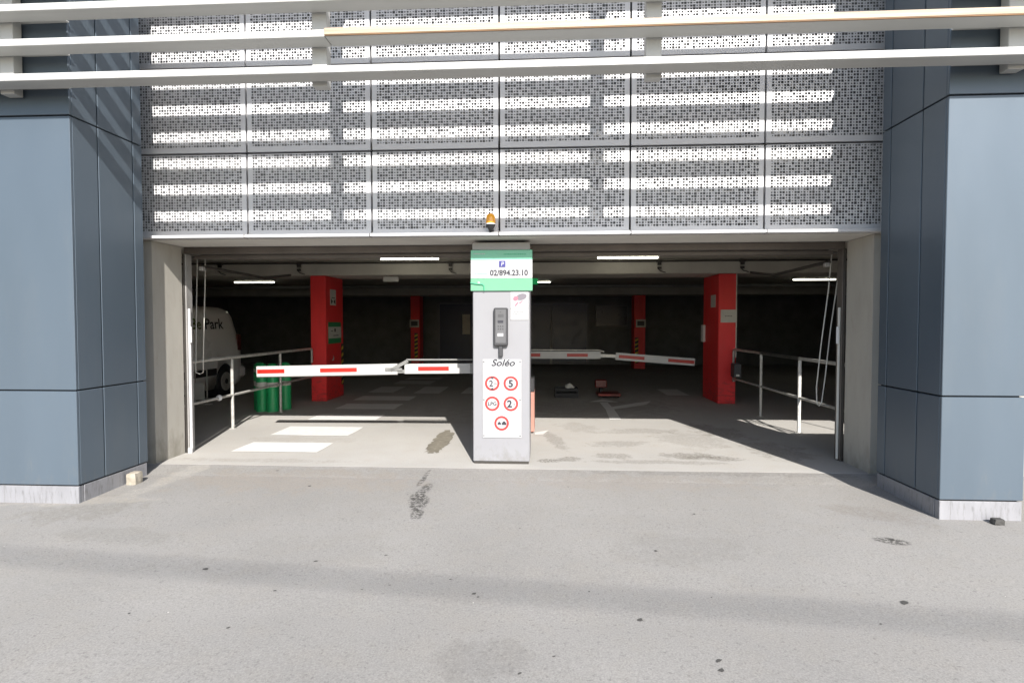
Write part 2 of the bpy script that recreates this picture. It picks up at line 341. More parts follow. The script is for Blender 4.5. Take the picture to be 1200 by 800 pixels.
sheet([(-1.505, 2.244), (-1.477, 2.226), (-1.472, 2.231), (-1.414, 2.255), (-1.4, 2.161), (-1.387, 2.111), (-1.379, 2.034), (-1.354, 2.077), (-1.304, 2.006), (-1.298, 1.841), (-1.312, 1.801), (-1.286, 1.737), (-1.272, 1.553), (-1.28, 1.547), (-1.281, 1.41), (-1.278, 1.323), (-1.254, 1.339), (-1.277, 1.225), (-1.267, 1.211), (-1.274, 1.198), (-1.297, 1.1), (-1.295, 1.051), (-1.316, 0.986), (-1.289, 0.904), (-1.325, 0.924), (-1.321, 0.877), (-1.32, 0.818), (-1.303, 0.764), (-1.336, 0.729), (-1.338, 0.737), (-1.362, 0.793), (-1.376, 0.77), (-1.362, 0.714), (-1.409, 0.717), (-1.387, 0.751), (-1.42, 0.705), (-1.432, 0.708), (-1.454, 0.753), (-1.432, 0.801), (-1.454, 0.818), (-1.501, 0.755), (-1.467, 0.861), (-1.498, 0.929), (-1.496, 0.962), (-1.518, 0.935), (-1.513, 0.999), (-1.518, 1.169), (-1.522, 1.125), (-1.537, 1.215), (-1.505, 1.308), (-1.528, 1.346), (-1.498, 1.454), (-1.533, 1.48), (-1.539, 1.583), (-1.51, 1.671), (-1.537, 1.803), (-1.527, 1.954), (-1.527, 1.997), (-1.492, 2.082), (-1.477, 2.19)], 'damp_patch', M('damp_concrete', (.155, .140, .11), .8, 0, .25, 7, 0, 1, .9, (.27, .25, .215)), .003)
sheet([(-0.14, 1.95), (-0.02, 1.98), (0.06, 2.3), (-0.14, 2.12)], 'paint_mark', PAINT)

# ------------------------------------------------------------------ garage building
bld = thing('parking_garage', 'concrete parking garage with a wide low drive-in opening and dark interior', 'building', (0, 0.3, 0))
def bpart(name, mat, *boxes, c=0.0):
    b = MB()
    for k in boxes: b.cbox(*k, c) if c else b.box(*k)
    return b.build(name, mat, bld)
for k in ((-13, XL, .03, .56, -.25, 2.53), (XR, 3.93, .03, .56, -.25, 2.53), (3.931, 5.599, .03, .20, -.25, 1.50), (5.6, 12.5, .03, .30, -.25, 2.53)): bpart('front_wall', BEIGE, k)
bpart('lintel', LINT, (-13, 12.5, .02, .74, 2.535, 2.60))
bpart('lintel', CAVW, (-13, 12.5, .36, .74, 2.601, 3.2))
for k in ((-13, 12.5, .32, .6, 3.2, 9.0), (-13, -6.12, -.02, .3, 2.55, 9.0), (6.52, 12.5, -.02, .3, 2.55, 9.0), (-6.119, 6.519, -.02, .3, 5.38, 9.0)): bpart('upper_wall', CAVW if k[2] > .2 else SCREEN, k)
bpart('ceiling', CEIL, (-13, 12.5, .74, 16.4, 2.86, 3.1))
for y0, y1 in ((5.2, 6.25), (13.6, 14.6)): bpart('ceiling_beam', CEIL, (-12.9, 12.4, y0, y1, 2.575, 2.858), c=.012)
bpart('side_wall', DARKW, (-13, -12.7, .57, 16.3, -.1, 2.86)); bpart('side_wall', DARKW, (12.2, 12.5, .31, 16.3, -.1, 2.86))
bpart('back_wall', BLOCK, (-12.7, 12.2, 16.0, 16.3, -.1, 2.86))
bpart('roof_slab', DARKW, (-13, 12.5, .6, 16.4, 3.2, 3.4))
for x in (3.97, 4.05, 4.19, 5.0): bpart('window_bar', DARKM, (x, x+.028, .10, .13, 1.5, 2.535))
# glazed doors and a window at the far end of the aisle
dr = MB()
for x in (-4.15, -2.75, -1.25, .25, 1.66): dr.box(x-.05, x+.05, 15.90, 15.995, 0, 2.35)
dr.box(-4.2, 1.71, 15.90, 15.995, 2.352, 2.44)
glz = dr.build('glazed_doors', M('door_frame_grey', (0.16, 0.16, 0.17), .5, .3), bld)
for a, b_ in ((-4.1, -2.8), (-2.7, -1.3), (-1.2, .2), (.3, 1.61)): MB().box(a, b_, 15.94, 15.955, .02, 2.35).build('pane', BLUED, glz)
MB().box(-3.2, -2.9, 15.86, 15.90, 1.17, 1.95).build('notice', OFFW, glz)
w_ = MB()
for k in ((1.95, 3.2, 1.46, 1.50), (1.95, 3.2, 2.25, 2.29), (1.95, 1.99, 1.50, 2.25), (3.16, 3.2, 1.50, 2.25)): w_.box(k[0], k[1], 15.93, 15.997, k[2], k[3])
wn = w_.build('window', M('window_frame_grey', (0.2, 0.2, 0.2), .5), bld); MB().box(1.99, 3.16, 15.95, 15.96, 1.50, 2.25).build('pane', GLASSD, wn)
# services hung under the ceiling and on the beam
def bracket(x):
    b = MB(); b.box(x-.05, x+.05, 5.12, 5.196, 2.79, 2.83); b.box(x-.035, x+.035, 5.13, 5.17, 2.735, 2.788); b.box(x-.035, x+.035, 5.13, 5.17, 2.66, 2.70)
    b.tube([(x-.02, 5.15, 2.66), (x+.02, 5.15, 2.62), (x+.12, 5.15, 2.59)], .010, 6); return b.build('pipe_bracket', DARKM, bld)
for x in (-6.64, -4.98, -1.88, 2.24, 3.83): bracket(x)
MB().tube([(-12, 5.13, 2.812), (12, 5.13, 2.812)], .018, 8).build('conduit', DARKM, bld)
MB().tube([(-12, 4.2, 2.835), (12, 4.2, 2.835)], .02, 8).build('conduit', GREYST, bld)
MB().tube([(-12, 9.0, 2.82), (12, 9.0, 2.82)], .035, 8).build('conduit', GREYST, bld)
MB().tube([(-12, 12.4, 2.80), (12, 12.4, 2.80)], .05, 8).build('conduit', GREYST, bld)

# overhead gate: frame, tracks, raised leaf edge
gate = thing('overhead_gate', 'raised overhead gate with its dark frame round the garage opening', 'gate', (0, .66, 0))
b = MB(); b.cbox(XL, XR, .60, .70, 2.452, 2.532, .004); b.cbox(XL+.08, XR-.08, .705, .76, 2.40, 2.446, .004); b.build('header', BROWNM, gate)
MB().cbox(XL+.09, XR-.09, .78, .84, 2.46, 2.52, .004).build('gate_edge', DARKM, gate)
MB().cbox(XL+.09, XR-.09, .86, 3.3, 2.72, 2.755, .004).build('gate_leaf', GREYST, gate)
for x, sg in ((XL, 1), (XR, -1)):
    MB().cbox(x, x+sg*.022, .57, .70, 0, 2.45, .004).build('jamb', DARKM, gate)
    MB().cbox(x+sg*.0225, x+sg*.038, .58, .70, 0, 2.45, .003).build('guide_rail', GREYST if sg > 0 else BROWNM, gate)
    MB().cbox(x+sg*.040, x+sg*.063, .60, .625, .02, 1.78, .004).build('edge_strip', WHITE if sg > 0 else OFFW, gate)
    MB().cbox(x+sg*.062, x+sg*.092, .575, .598, 1.36, 1.56, .006).build('photocell', WHITE, gate)
    MB().tube([(x+sg*.10, .76, 2.32), (x+sg*.11, 2.4, 2.30), (x+sg*.11, 3.3, 2.42)], .022, 6).build('track', DARKM, gate)
    MB().cbox(x+sg*.10, x+sg*.155, .74, .80, 2.26, 2.31, .006).build('spring_plate', GREYST, gate)
MB().cbox(XL+.03, XL+.075, .565, .599, 0, .06, .004).build('foot_plate', WHITE, gate)

# pull ropes hanging either side of the opening
def rope(name, label, runs):
    b = MB()
    for r in runs: b.tube(r, .007, 6)
    return tag(b.build(name, OFFW), label, 'rope', 'gate pull ropes')
rope('pull_rope', 'pair of straight pale pull ropes hanging in front of the white van', [[(-4.56, 1.1, 2.72), (-4.58, 1.1, 2.2), (-4.60, 1.1, 1.6), (-4.62, 1.1, .95)], [(-4.47, 1.12, 2.72), (-4.48, 1.12, 2.2), (-4.51, 1.12, 1.5), (-4.53, 1.12, .95), (-4.57, 1.11, .93), (-4.62, 1.1, .95)]])
rope('pull_rope', 'looped pale pull rope slanting down over the railing by the right gate jamb', [[(3.490, .95, 2.72), (3.450, .98, 2.0), (3.390, 1.02, 1.3), (3.360, 1.05, .8), (3.370, 1.05, .60), (3.395, 1.05, .57), (3.420, 1.04, .62), (3.450, 1.03, .9), (3.490, 1.0, 1.5), (3.550, .97, 2.1), (3.570, .95, 2.72)]])

# ------------------------------------------------------------------ perforated screen
scr = thing('perforated_screen', 'silver grey screen of square-hole perforated metal panels above the garage opening', 'facade screen', (0, 0, 2.54))
PW, PH, GAP = 1.400, 0.9362, 0.011
NX, NZ, PITCH = 42, 28, 0.0305
def panel_mesh(seed):
    b = MB(); w, h = PW-2*GAP, PH-2*GAP; D = .003
    mx = (w-NX*PITCH)/2; mz0 = .058; mz1 = h-mz0-NZ*PITCH
    X0, X1, Z0, Z1 = mx, mx+NX*PITCH, mz0, mz0+NZ*PITCH
    q4 = lambda a, c, e, g_: b.add([a, c, e, g_], [(0, 1, 2, 3)])
    for (a, c, e, g_) in ((0, 0, w, Z0), (0, Z1, w, h), (0, Z0, X0, Z1), (X1, Z0, w, Z1)):
        q4((a, 0, c), (e, 0, c), (e, 0, g_), (a, 0, g_))
    R = .045                                                    # folded edges
    q4((0, 0, 0), (0, R, 0), (w, R, 0), (w, 0, 0)); q4((0, 0, h), (w, 0, h), (w, R, h), (0, R, h))
    q4((0, 0, 0), (0, 0, h), (0, R, h), (0, R, 0)); q4((w, 0, 0), (w, R, 0), (w, R, h), (w, 0, h))
    rr = random.Random(seed); base = (.0250, .0150, .0200, .0118, .0218)
    for j in range(NZ):
        for i in range(NX):
            s_ = base[(i+2*j+(j//5)*1+seed) % 5]
            if rr.random() < .07: s_ = rr.choice((.0105, .0165, .0215, .0270))
            cx, cz = X0+(i+.5)*PITCH, Z0+(j+.5)*PITCH; p = PITCH/2; t = s_/2
            O = [(cx-p, 0, cz-p), (cx+p, 0, cz-p), (cx+p, 0, cz+p), (cx-p, 0, cz+p)]; I = [(cx-t, 0, cz-t), (cx+t, 0, cz-t), (cx+t, 0, cz+t), (cx-t, 0, cz+t)]
            K = [(x, D, z) for x, _, z in I]
            b.add(O+I+K, [(0, 1, 5, 4), (1, 2, 6, 5), (2, 3, 7, 6), (3, 0, 4, 7), (4, 5, 9, 8), (5, 6, 10, 9), (6, 7, 11, 10), (7, 4, 8, 11)])
    me = bpy.data.meshes.new('perforated_panel'); me.from_pydata(b.v, [], b.f); me.materials.append(SCREEN); me.update(); return me
PM = [panel_mesh(k) for k in range(4)]
for r in range(3):
    for c in range(9):
        o = bpy.data.objects.new('perforated_panel', PM[(c*3+r) % 4]); COL.objects.link(o); o.parent = scr
        o.location = (-3.2918+(c-2)*PW+GAP, 0, 2.5426+r*PH+GAP+(0.018 if r == 0 else 0)-2.54)
        if r == 0: o.scale.z = (PH-2*GAP-.018)/(PH-2*GAP)
fl = MB(); fl.cbox(-6.09, 6.50, -.085, -.004, 2.5405, 2.571, .003)
for c in range(10): fl.box(-3.2918+(c-2)*PW-.005, -3.2918+(c-2)*PW+.005, -.0865, -.003, 2.539, 2.5725, 1)
fl.build('drip_sill', [SCREEN, CORE], scr)
bk = MB()
for c in range(10): bk.box(-3.2918+(c-2)*PW-.02, -3.2918+(c-2)*PW+.02, .05, .09, 2.56, 5.36)
for r in range(4): bk.box(-6.1, 6.5, .091, .12, 2.575+r*PH-.02, 2.575+r*PH+.02)
bk.build('support_rail', CORE, scr)

# ------------------------------------------------------------------ louvre screen
lou = thing('louvre_screen', 'white horizontal louvre screen hung across the front above the opening', 'louvres', (0, -1.5, 3.66))
for k in range(10):
    z = 3.660+.291*k; segs = [(-7.2, 7.6, LOUV)]
    if k == 1: segs = [(-7.2, -1.812, LOUV), (-1.806, 7.6, LOUV)]
    for n_, (a, c, m) in enumerate(segs):
        o = MB().cbox(a, c, -1.525, -1.350, z, z+.060, .004).build('slat', m, lou)
        if n_ == 1:
            o['label'] = 'slat with a bare weathered timber front'
            MB().cbox(a, c, -1.541, -1.526, z+.009, z+.063, .003).build('timber_face', WOOD, o)
            MB().cbox(a, c, -1.538, -1.526, z+.001, z+.0085, .002).build('timber_edge', M('timber_edge', (.22, .125, .06), .7, 0, .35, 5, 0, 1, .5, (.10, .05, .02), (.3, 5, 5)), o)
    for px0, px1 in ((-5.2, -4.258), (3.335, 4.0)): MB().box(px0, px1, -1.349, -1.227, z+.049, z+.058).build('shade_plate', LOUV, lou)  # unseen plates added behind the slats to keep the upper pier fronts shaded
for x in (-4.76, -1.93, .90, 3.77):
    b = MB(); b.cbox(x-.065, x+.065, -1.332, -1.24, 3.632, 6.3, .004)
    for z in (3.75, 5.6): b.box(x-.03, x+.03, -1.24, -.30 if abs(x) > 2.5 else -.004, z, z+.05) if z > 5 else None
    b.build('bracket', LOUV, lou)

# ------------------------------------------------------------------ clad piers
ZJ = [.106, .9845, 3.4765, 5.96, 8.4]; G2 = .0065
def pier(label, x0, x1, inner):
    Y0, Y1 = -1.2254, -.3024; sg = 1 if inner == x1 else -1
    t = thing('clad_pier', label, 'pier', ((x0+x1)/2, -.76, 0), 'blue grey clad piers')
    MB().box(x0+.03, x1-.03, Y0+.03, Y1-.005, -.25, 8.4).build('core', CORE, t)
    ys = [Y0, -.902, -.438, Y1]; th = .028
    for a in range(4):
        za, zb = ZJ[a]+G2, ZJ[a+1]-G2
        MB().cbox(x0, x1, Y0, Y0+th, za, zb, .004).build('cladding_panel', CLAD, t)
        for s_ in range(3):
            ya, yb = ys[s_]+(.0295 if s_ == 0 else G2), ys[s_+1]-(G2 if s_ < 2 else 0)
            for xi in (x0, x1):
                MB().cbox(xi, xi+(th if xi == x0 else -th), ya, yb, za, zb, .004).build('cladding_panel', CLAD, t)
    b = MB(); b.cbox(x0+.004, x1-.004, Y0+.006, Y0+.029, -.25, .099, .003); b.build('plinth', PLINTH, t)
    for xi in (x0, x1):
        s2 = 1 if xi == x0 else -1
        MB().cbox(xi+s2*.004, xi+s2*.029, Y0+.075, Y1-.012, -.25, .099, .003).build('plinth', PLINTH, t)
        MB().cbox(xi+s2*.008, xi+s2*.029, Y0+.031, Y0+.071, -.25, .097, .003).build('plinth', PLINTH, t)
    return t
pier('blue grey clad pier striped with louvre shadows, beside the white van', -5.25, -4.282, -4.282)
pier('blue grey clad pier with a shaded inner face beside the looped pull rope', 3.3284, 4.0, 3.3284)

# ------------------------------------------------------------------ kiosk pillar in the middle and what hangs on it
KX0, KX1, KY = -.812, -.168, .234
kp = thing('control_pillar', 'tall white steel control pillar standing between the two lanes', 'pillar', (-.49, .45, 0))
b = MB(); b.cbox(KX0, KX1, KY, .80, .028, 2.505, .008); b.build('casing', KIOSK, kp)
MB().box(KX0+.012, KX1-.012, KY+.012, .79, 0, .028).build('base', DARKM, kp)
MB().cbox(KX0-.004, KX1+.004, KY-.003, KY+.02, 2.425, 2.507, .003).build('top_band', GREYST, kp)

hs = thing('phone_sign', 'green and white sign with the phone number 02/894.23.10 topping the pillar', 'sign', (-.485, KY, 2.19))
y1 = KY-.0005; y0 = KY-.022
MB().cbox(-.832, -.138, y0, y1, 2.312, 2.420, .004).build('green_band', GREEN, hs)
MB().cbox(-.832, -.138, y0+.001, y1, 2.104, 2.311, .002).build('white_band', SIGNW, hs)
MB().cbox(-.834, -.136, y0, y1, 1.962, 2.103, .004).build('green_band', GREEN2, hs)
bp_ = MB().cbox(-.512, -.440, y0-.004, y0+.0005, 2.228, 2.298, .008).build('parking_badge', BLUE, hs)
text('parking_letter', 'P', .062, (-.476, y0-.005, 2.242), SIGNW, bp_, shear=.15, bold=.001, align='CENTER')
text('phone_number', '02/894.23.10', .088, (-.615, y0-.001, 2.135), INK, hs, sx=.93, bold=.0026)
b = MB(); x = -.46
while x < -.215: w = random.uniform(.008, .02); b.box(x, x+w, y0-.0012, y0, 2.366, 2.377); x += w+.004
b.build('small_print', INKGR, hs)
b = MB(); x = -.80
while x < -.68: w = random.uniform(.008, .02); b.box(x, x+w, y0-.0012, y0, 2.374, 2.382); x += w+.004
b.build('small_print', SIGNW, hs)
b = MB(); x = -.80
while x < -.65: w = random.uniform(.008, .02); b.box(x, x+w, y0-.0004, y0+.0005, 2.150, 2.156); x += w+.004
b.build('small_print', INKGR, hs)
MB().tube([(-.834, y0-.008, 2.052), (-.76, y0-.008, 2.040), (-.70, y0-.008, 2.036), (-.683, y0-.008, 2.022), (-.68, y0-.008, 1.964)], .007, 6).build('cable', INKGR, hs)
MB().lathe((-.742, y0-.012, 2.052), [(.0, -.004), (.016, 0), (.016, .012)], 12, axis='Y').build('cable_clip', SIGNW, hs)

ic = thing('intercom', 'dark grey wall intercom with display and reader on the white pillar', 'intercom', (-.49, KY, 1.55))
MB().cbox(-.572, -.412, KY-.06, KY-.0005, 1.345, 1.772, .012).build('housing', PADD, ic)
MB().cbox(-.552, -.432, KY-.066, KY-.0603, 1.375, 1.755, .004).build('front_plate', PADG, ic)
MB().cbox(-.525, -.462, KY-.069, KY-.0663, 1.603, 1.632, .003).build('display', INK, ic)
MB().cbox(-.528, -.462, KY-.069, KY-.0663, 1.452, 1.487, .003).build('card_reader', SIGNW, ic)
b = MB()
for r_ in range(2):
    for c_ in range(3): b.lathe((-.517+.025*c_, KY-.0664, 1.535+.03*r_), [(.008, -.003), (.008, .001)], 8, axis='Y')
b.build('buttons', PADD, ic)
b = MB()
for c_ in range(5): b.box(-.52+c_*.013, -.513+c_*.013, KY-.068, KY-.066, 1.665, 1.70)
b.lathe((-.494, KY-.0664, 1.725), [(.006, -.004), (.006, .001)], 8, axis='Y'); b.build('speaker_grille', PADD, ic)
MB().cbox(-.515, -.470, KY-.05, KY-.0005, 1.225, 1.343, .006).build('stem', PADD, ic)

nc = thing('notice_card', 'small white notice card with a pink and grey picture beside the intercom', 'notice', (-.28, KY, 1.79))
MB().cbox(-.385, -.183, KY-.008, KY-.0005, 1.765, 1.950, .002).build('card', SIGNW, nc)
MB().cbox(-.385, -.183, KY-.0075, KY-.0005, 1.635, 1.762, .002).build('card', SIGNW, nc)
def ell(cx, cz, rx, rz, a=0, n=18):
    return [(cx+rx*math.cos(t)*math.cos(a)-rz*math.sin(t)*math.sin(a), cz+rx*math.cos(t)*math.sin(a)+rz*math.sin(t)*math.cos(a)) for t in [2*math.pi*i/n for i in range(n)]]
MB().prism(ell(-.262, 1.895, .062, .036, .25), KY-.0095, KY-.0080).build('picture', LILAC, nc)
b = MB(); b.prism(ell(-.326, 1.878, .030, .026, .6), KY-.0105, KY-.0082); b.prism(ell(-.315, 1.815, .034, .008, .9), KY-.0105, KY-.0082); b.prism(ell(-.268, 1.836, .03, .006, .7), KY-.0105, KY-.0082); b.build('picture', PINK, nc)
b = MB()
for r_, (za, xa) in enumerate(((1.725, -.25), (1.700, -.27))):
    x = -.355
    while x < xa: w = random.uniform(.006, .014); b.box(x, x+w, KY-.0082, KY-.0074, za, za+.006); x += w+.004
b.build('small_print', INKG, nc)

rs = thing('rules_board', 'white rules board headed Soléo with five red-ringed roundels on the pillar', 'sign', (-.48, KY, .75))
yb = KY-.010
MB().cbox(-.702, -.262, yb, KY-.0005, .300, 1.192, .003).build('board', SIGNW, rs)
b = MB()
for x_, z_ in ((-.687, 1.165), (-.277, 1.165), (-.687, .735), (-.277, .735), (-.687, .325), (-.277, .325)): b.lathe((x_, yb+.0005, z_), [(.003, -.005), (.007, -.003), (.008, 0)], 10, axis='Y')
b.build('screws', PADD, rs)
text('heading', 'Soléo', .105, (-.472, yb-.001, 1.118), INK, rs, shear=.28, align='CENTER', sx=1.12, bold=.0024)
def roundel(cx, cz, body=None, size=.1, sx=1.0, bold=.002, dx=0):
    R = .083
    o = MB().lathe((cx, yb-.0006, cz), [(R-.001, -.003), (R, -.002), (R, 0)], 40, axis='Y', smooth=False).build('roundel', SIGNRED, rs)
    MB().lathe((cx, yb-.0038, cz), [(R*.71, -.0006), (R*.71, 0)], 36, axis='Y', smooth=False).build('disc', SIGNW, o)
    if body: text('symbol', body, size, (cx+dx, yb-.0052, cz-size*.345), INK, o, align='CENTER', sx=sx, bold=bold)
    return o
Y3 = yb-.0058
o = roundel(-.592, .920, '2', .095, bold=.002, dx=-.012); text('symbol', 'm', .045, (-.555, yb-.0052, .905), INK, o, align='CENTER')
MB().prism([(-.592, .966), (-.570, .992), (-.614, .992)], Y3, yb-.0046).build('symbol', INK, o); MB().prism([(-.592, .874), (-.614, .848), (-.570, .848)], Y3, yb-.0046).build('symbol', INK, o)
roundel(-.381, .920, '5', .11, bold=.0042)
roundel(-.592, .690, 'LPG', .056, bold=.0014, sx=1.05)
o = roundel(-.381, .690, '2', .11, bold=.0042, dx=-.014); text('symbol', 't', .055, (-.343, yb-.0052, .668), INK, o, align='CENTER')
o = roundel(-.486, .468)
def car(cx, cz, w, h): return [(cx-w, cz-h), (cx+w, cz-h), (cx+w, cz+h*.25), (cx+w*.62, cz+h*.3), (cx+w*.5, cz+h), (cx-w*.5, cz+h), (cx-w*.62, cz+h*.3), (cx-w, cz+h*.25)]
MB().prism(car(-.512, .468, .020, .016), Y3, yb-.0046).build('symbol', INK, o); MB().prism(car(-.458, .470, .026, .021), Y3, yb-.0046).build('symbol', INK, o)

# amber beacon on the screen
bc = thing('beacon', 'amber warning beacon on a black bracket under the perforated screen', 'beacon', (-.58, -.08, 2.63))
MB().lathe((-.575, -.105, 2.655), [(.050, 0), (.052, .015), (.050, .06), (.045, .085), (.032, .104), (.012, .112), (.001, .113)], 24).build('lens', AMBER, bc)
MB().lathe((-.575, -.105, 2.648), [(.053, 0), (.054, .010)], 24).build('collar', WHITE, bc)
MB().lathe((-.575, -.105, 2.585), [(.012, 0), (.024, .008), (.046, .05), (.052, .062)], 20).build('base', BLACK, bc)
MB().cbox(-.600, -.550, -.10, -.002, 2.588, 2.612, .003).build('bracket', BLACK, bc)

# ------------------------------------------------------------------ barriers
def boom_box(b, p, q_, h, d, mi=0, r0=0.0, r1=1.0, off=0.0, hh=None):
    p, q_ = Vector(p), Vector(q_); a = p.lerp(q_, r0); c = p.lerp(q_, r1); u = (c-a).normalized(); n_ = Vector((-u.z, 0, u.x)) if u.x > 0 else Vector((u.z, 0, -u.x))
    hh = h/2 if hh is None else hh; vs = []
    for e in (a, c):
        for sy in (-d/2, d/2):
            for sz in (-hh, hh): vs.append(e+n_*sz+Vector((0, sy-off if sy < 0 else sy, 0)))
    b.add(vs, [(0, 1, 3, 2), (4, 6, 7, 5), (0, 4, 5, 1), (2, 3, 7, 6), (0, 2, 6, 4), (1, 5, 7, 3)], mi)
def stripe(par, p, q_, r0, r1, d, hh=.028):
    b = MB(); p, q_ = Vector(p), Vector(q_); off = Vector((0, -d/2-.0015, 0))
    boom_box(b, p+off, q_+off, 0, .002, 0, r0, r1, 0, hh); return b.build('reflective_stripe', REDREF, par)
# left barrier, in the sun
lb = thing('barrier', 'sunlit red and white folding barrier arm reaching left from the pillar', 'barrier', (-.5, 1.6, 0), 'lane barriers')
MB().cbox(-.72, -.35, 1.30, 1.75, 0, 1.12, .012).build('cabinet', GREYST, lb)
P0, P1, P2, P3 = (-.70, 1.585, .985), (-1.93, 1.585, .972), (-2.03, 1.585, .970), (-4.03, 1.585, .925)
b = MB(); boom_box(b, P0, P1, .135, .05); ib = b.build('boom', BOOMW, lb)
stripe(ib, P0, P1, .50, .845, .05); 
b = MB(); boom_box(b, (P0[0], 1.558, P0[2]), P1, .06, .004, 0, .855, .985); b.build('hinge_plate', HINGE, ib)
b = MB(); boom_box(b, P0, P1, .14, .056, 0, .0, .26); b.build('sleeve', HINGE, ib)
b = MB(); boom_box(b, P2, P3, .145, .05); ob = b.build('boom', BOOMW, lb)
for r0, r1 in ((.285, .545), (.80, .995)): stripe(ob, P2, P3, r0, r1, .05)
b = MB(); boom_box(b, (-2.03, 1.565, .90), P3, .010, .062); 
b = MB(); b.tube([(-4.03, 1.585, .848), (-2.03, 1.585, .893)], .011, 6); b.build('rubber_edge', HINGE, ob)
b = MB(); b.tube([(-.72, 1.60, 1.10), (-1.91, 1.60, 1.095)], .013, 8); b.build('pull_rod', HINGE, lb)
b = MB(); b.cbox(-2.20, -1.96, 1.545, 1.558, .945, .985, .003); boom_box(b, (-2.12, 1.552, .955), (-1.88, 1.552, 1.085), .045, .014); b.cbox(-2.03, -1.93, 1.56, 1.60, .91, .96, .004); b.build('hinge', HINGE, lb)
# right barrier, further in and in the shade
rb = thing('barrier', 'shaded drooping red and white barrier arm reaching right from behind the pillar', 'barrier', (-.4, 4.6, 0), 'lane barriers')
MB().cbox(-.74, -.32, 4.35, 4.8, 0, 1.12, .012).build('cabinet', SALMON, rb)
Q0, Q1, Q2, Q3 = (-.45, 4.6, 1.00), (1.05, 4.6, .998), (1.33, 4.6, .982), (2.79, 4.6, .872)
b = MB(); boom_box(b, Q0, Q1, .135, .05); ib = b.build('boom', BOOMW, rb)
for r0, r1 in ((.0, .245), (.58, .84)): stripe(ib, Q0, Q1, r0, r1, .05, .03)
b = MB(); boom_box(b, Q2, Q3, .135, .05); ob = b.build('boom', BOOMW, rb)
for r0, r1 in ((.04, .365), (.665, .995)): stripe(ob, Q2, Q3, r0, r1, .05, .03)
b = MB(); boom_box(b, (.95, 4.6, .995), (1.42, 4.6, .978), .055, .03); b.tube([(-.5, 4.61, 1.095), (1.02, 4.61, 1.09), (1.12, 4.61, 1.06)], .013, 8); b.build('hinge', GALV, rb)
cb = thing('barrier_cabinet', 'orange red cabinet with a dark cap showing past the pillar edge', 'cabinet', (-.4, 2.2, 0))
MB().cbox(-.60, -.148, 2.05, 2.50, 0.02, .60, .01).build('casing', SALMON, cb); MB().cbox(-.60, -.150, 2.06, 2.49, .602, .80, .01).build('cap', BLACK, cb); MB().box(-.58, -.17, 2.08, 2.47, 0, .02).build('base', BLACK, cb)

# ------------------------------------------------------------------ columns
def column(label, x0, x1, y0, y1):
    t = thing('red_column', label, 'column', ((x0+x1)/2, (y0+y1)/2, 0), 'red concrete columns')
    MB().cbox(x0, x1, y0, y1, 0, 2.573, .012).build('shaft', RED, t); return t
def hazard(t, x, y, z0, z1, face):
    n_ = int((z1-z0)/.075); b = MB()
    if face == 'Y': b.box(x-.06, x+.06, y-.004, y-.0005, z0, z1, 1)
    else: b.box(x, x+.004, y-.06, y+.06, z0, z1, 1)
    for k in range(0, n_, 2):
        z = z0+k*.075
        if face == 'Y': b.prism([(x-.058, z), (x+.058, z+.05), (x+.058, z+.12), (x-.058, z+.07)], y-.0055, y-.0038)
        else: b.add([(x+.0055, y-.058, z), (x+.0055, y+.058, z+.05), (x+.0055, y+.058, z+.12), (x+.0055, y-.058, z+.07)], [(0, 1, 2, 3)])
    b.build('hazard_tape', [YELLOW, BLACK], t)
c1 = column('red column with green and white notice beside the green bollards', -4.79, -4.47, 5.24, 6.24)
c2 = column('red column with white notices beside the shaded railing', 3.43, 3.775, 5.30, 6.38)
c3 = column('dim far red column between the near red column and the pillar', -4.80, -4.46, 14.0, 14.55)
c4 = column('dim far red column seen above the drooping barrier arm', 3.12, 3.52, 14.0, 14.55)
hazard(c1, -4.47, 6.16, .25, 1.15, 'X'); hazard(c3, -4.60, 14.0, .35, 1.25, 'Y'); hazard(c4, 3.22, 14.0, .2, 1.1, 'Y')
MB().cbox(3.762, 3.783, 5.285, 5.30, .92, 2.57, .003).build('edge_strip', OFFW, c2)
# notices on the columns
pn = thing('notice', 'green and white notice on the side of the red column', 'notice', (-4.465, 5.75, 1.4))
X = -4.4695
MB().box(X, X+.008, 5.36, 6.08, 1.175, 1.625).build('board', DGREEN, pn); MB().box(X+.0082, X+.0098, 5.36, 6.08, 1.285, 1.525).build('white_band', OFFW, pn)
b = MB(); b.box(X+.0099, X+.011, 5.68, 5.76, 1.42, 1.49); b.box(X+.0099, X+.011, 5.62, 5.92, 1.335, 1.350); b.box(X+.0099, X+.011, 5.5, 5.6, 1.43, 1.445); b.build('print', INK, pn)
pn = thing('notice', 'small pale notice with black pictogram high on the red column', 'notice', (-4.465, 5.65, 2.1))
MB().box(X, X+.006, 5.48, 5.80, 1.98, 2.31).build('board', OFFW, pn)
b = MB(); b.add([(X+.0063, 5.52, 2.0), (X+.0063, 5.62, 2.06), (X+.0063, 5.52, 2.12)], [(0, 1, 2)]); b.add([(X+.0063, 5.76, 2.0), (X+.0063, 5.66, 2.06), (X+.0063, 5.76, 2.12)], [(0, 1, 2)]); b.box(X+.006, X+.0066, 5.55, 5.74, 2.13, 2.145); b.build('pictogram', INK, pn)
pn = thing('notice', 'tiny pale arrow sticker low on the red column above the barrier arm', 'notice', (-4.465, 5.62, .87))
b = MB(); b.add([(X+.004, 5.54, .80), (X+.004, 5.68, .86), (X+.004, 5.60, .94), (X+.004, 5.62, .87)], [(0, 1, 2, 3)]); b.box(X, X+.0035, 5.56, 5.66, .82, .84); b.build('sticker', OFFW, pn)
pn = thing('notice', 'blank white notice on the front of the red column near the railing', 'notice', (3.62, 5.29, 1.73))
MB().cbox(3.47, 3.775, 5.288, 5.2995, 1.61, 1.865, .003).build('board', OFFW, pn)
b = MB(); x = 3.55
